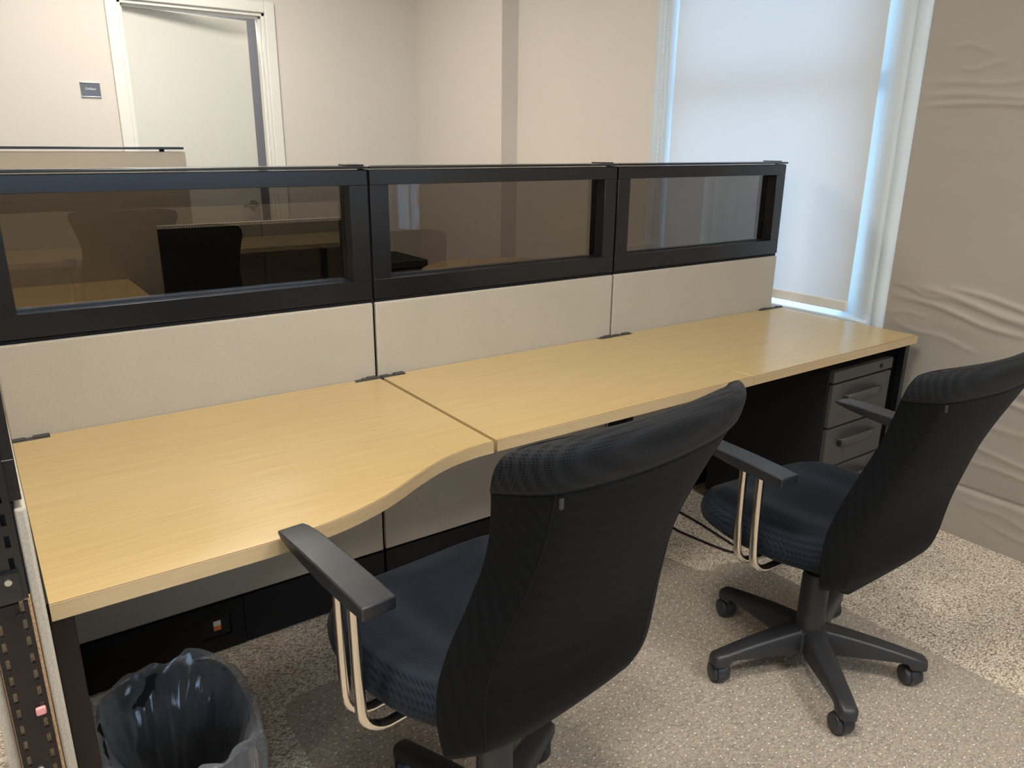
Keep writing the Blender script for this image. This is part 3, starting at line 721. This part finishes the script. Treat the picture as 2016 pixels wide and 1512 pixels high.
for i in range(len(prof) - 1):
    for k in range(4):
        q = [a + (b - a) * k / 4 for a, b in zip(prof[i], prof[i + 1])]
        ring = rrect(q[0], q[1], q[2], 140, q[3], q[4] * .8, 2.2 + i * .25 + k * .06, .018 if 3 < i < 8 else .004)
        out_ = []
        for x, y, z in ring:
            rdg = 1 - abs(noise.noise(Vector((x * 16, y * 16, z * 7 + 3)))) * 2.6
            rdg2 = 1 - abs(noise.noise(Vector((x * 34 + 5, y * 34, z * 12)))) * 2.4
            d = 1 + .055 * max(0, rdg) ** 2 + .022 * max(0, rdg2) ** 2
            out_.append((x * d, y * d, z))
        ln.append(out_)
part('bin_liner', MB().loft(ln, cap=False), M_film, wb, smooth=70, label='crinkled clear plastic liner folded over the rim')

# cable loop on the carpet
cbp = [(1.10, -.03, .20), (1.10, -.06, .05), (1.115, -.12, .0062), (1.095, -.22, .0062), (1.108, -.33, .0062), (1.122, -.41, .0062), (1.140, -.452, .0062), (1.160, -.462, .0062), (1.176, -.440, .0062), (1.186, -.38, .0062), (1.205, -.25, .0062), (1.215, -.12, .0062), (1.215, -.05, .05), (1.215, -.03, .20)]
sm = []
for i in range(len(cbp) - 1):
    p0, p1, p2, p3 = cbp[max(i - 1, 0)], cbp[i], cbp[i + 1], cbp[min(i + 2, len(cbp) - 1)]
    for k in range(6):
        t = k / 6
        sm.append(tuple(0.5 * ((2 * p1[d]) + (-p0[d] + p2[d]) * t + (2 * p0[d] - 5 * p1[d] + 4 * p2[d] - p3[d]) * t * t + (-p0[d] + 3 * p1[d] - 3 * p2[d] + p3[d]) * t ** 3) for d in range(3)))
sm = [(x, y, max(z, .0062)) for x, y, z in sm]
tag(part('cable_loop', MB().tube(sm, .0036, 8), M_dark, None, smooth=80), 'black cable looping out over the carpet from under the middle desk', 'cable')

# ------------------------------------------------------------------ beyond the partition
FP = 'low fabric partitions of the row behind'
for k in range(3):
    partition(['fabric partition of the row behind, its end in front of the white door', 'fabric partition of the row behind, further left', 'fabric partition of the row behind, furthest left'][k], (.04 - PW * (k + 1), 2.15, 0), glazed=False, top=1.350, group=FP, joint=False, name='fabric_partition')
t = worktop('wood desk top seen through the left smoked pane', -1.40, -.295, [(-1.40, -.61), (-.295, -.61)], (0, 2.15, 0), notch=(0, 0), group='desk tops of the row behind')
for x in (-.33, -1.37): part('leg', MB().box(x - .02, x + .02, -.55, -.51, 0, H - TH), M_dark, t, bevel=.002)
ds = thing('desk_screen', 'low black screen with a pale perforated top rail behind the left pane', 'screen', (.20, 1.60, 0))
part('board', MB().box(-.44, .42, 0, .016, .02, 1.024), M_dark, ds)
pr = MB(); 
pr.box(-.44, .42, -.004, .020, 1.024, 1.027).box(-.44, .42, -.004, .020, 1.034, 1.037)
for k in range(72): pr.box(-.44 + k * .012, -.434 + k * .012, -.004, .020, 1.027, 1.034)
part('perforated_rail', pr, M_rail, ds, label='pale perforated rail')
for x in (-.40, .38): part('foot', MB().box(x - .02, x + .02, -.12, .14, 0, .02), M_dark, ds, bevel=.004)
rt = thing('round_table', 'round wooden table seen through the middle smoked pane', 'table', (1.45, 1.42, 0))
part('tabletop', MB().lathe([(.02, H - .028), (.455, H - .028), (.46, H - .02), (.46, H - .003), (.457, H), (.02, H)], 64), M_wood, rt, smooth=40)
part('pedestal_column', MB().lathe([(.035, .04), (.035, H - .03)], 20), M_dark, rt, smooth=40)
part('foot_plate', MB().lathe([(.24, 0), (.24, .01), (.10, .03), (.035, .045)], 40), M_dark, rt, smooth=40)
part('mounting_plate', MB().lathe([(.12, H - .036), (.12, H - .028)], 24), M_dark, rt, smooth=40)
pedestal('black drawer cabinet by the round table, seen through the middle pane', (1.00, 2.06, 0), 0, .32, .42, .72)

# ------------------------------------------------------------------ row of desks behind the camera (mirrored in the smoked panes)
for k, xx in enumerate((1.73, .82, -.10)):
    partition(['glazed partition of the opposite desk row, nearest the window wall', 'middle glazed partition of the opposite desk row', 'leftmost glazed partition of the opposite desk row, mirrored in the left pane'][k], (xx, -3.46, 0), PI, group='glazed partitions of the opposite row')
for k, (a, b) in enumerate(((-.82, .094), (.096, 1.008), (1.010, 1.70))):
    t = worktop(['wood desk top of the opposite row, mirrored at the left of the left pane', 'wood desk top of the opposite row, mirrored at the right of the left pane', 'wood desk top of the opposite row by the window wall'][k], -b, -a, [(-b, -.61), (-a, -.61)], (0, -3.46, 0), PI, notch=(0, 0), group='desk tops of the opposite row'); part('leg', MB().box(-a - .05, -a - .01, -.58, -.54, 0, H - TH), M_dark, t, bevel=.002)
c3 = copy_tree(c1); c3.location = (-.20, -2.55, .0); c3.rotation_euler = (0, 0, PI + .15)
tag(c3, 'black mesh office chair of the opposite row, mirrored faintly in the left smoked pane', 'chair', 'black mesh office chairs')

# ------------------------------------------------------------------ ceiling lights
M_em = emis('lit_diffuser', CEIL_COL, 1.0)
LN = [('over the curved desk', -.62, -1.35), ('over the row behind', .0, 1.88), ('over the walkway at the left', -2.9, -.8), ('over the opposite desk row', .55, -2.95), ('added to brighten the hallway beyond the door', .3, 3.9)]  # last one is unseen, added to brighten the gap behind the door
for nme, x, y in LN:
    t = thing('ceiling_light', 'recessed square ceiling light ' + nme, 'light', (x, y, ZC), 0, 'ceiling lights')
    part('frame', MB().box(-.31, .31, -.31, -.29, -.012, 0).box(-.31, .31, .29, .31, -.012, 0).box(-.31, -.29, -.29, .29, -.012, 0).box(.29, .31, -.29, .29, -.012, 0), M_white, t)
    part('diffuser', MB().box(-.29, .29, -.29, .29, -.006, -.002), M_em, t)
M_em.node_tree.nodes['Emission'].inputs[1].default_value = CEIL_POWER
S.cycles.transparent_max_bounces = 16
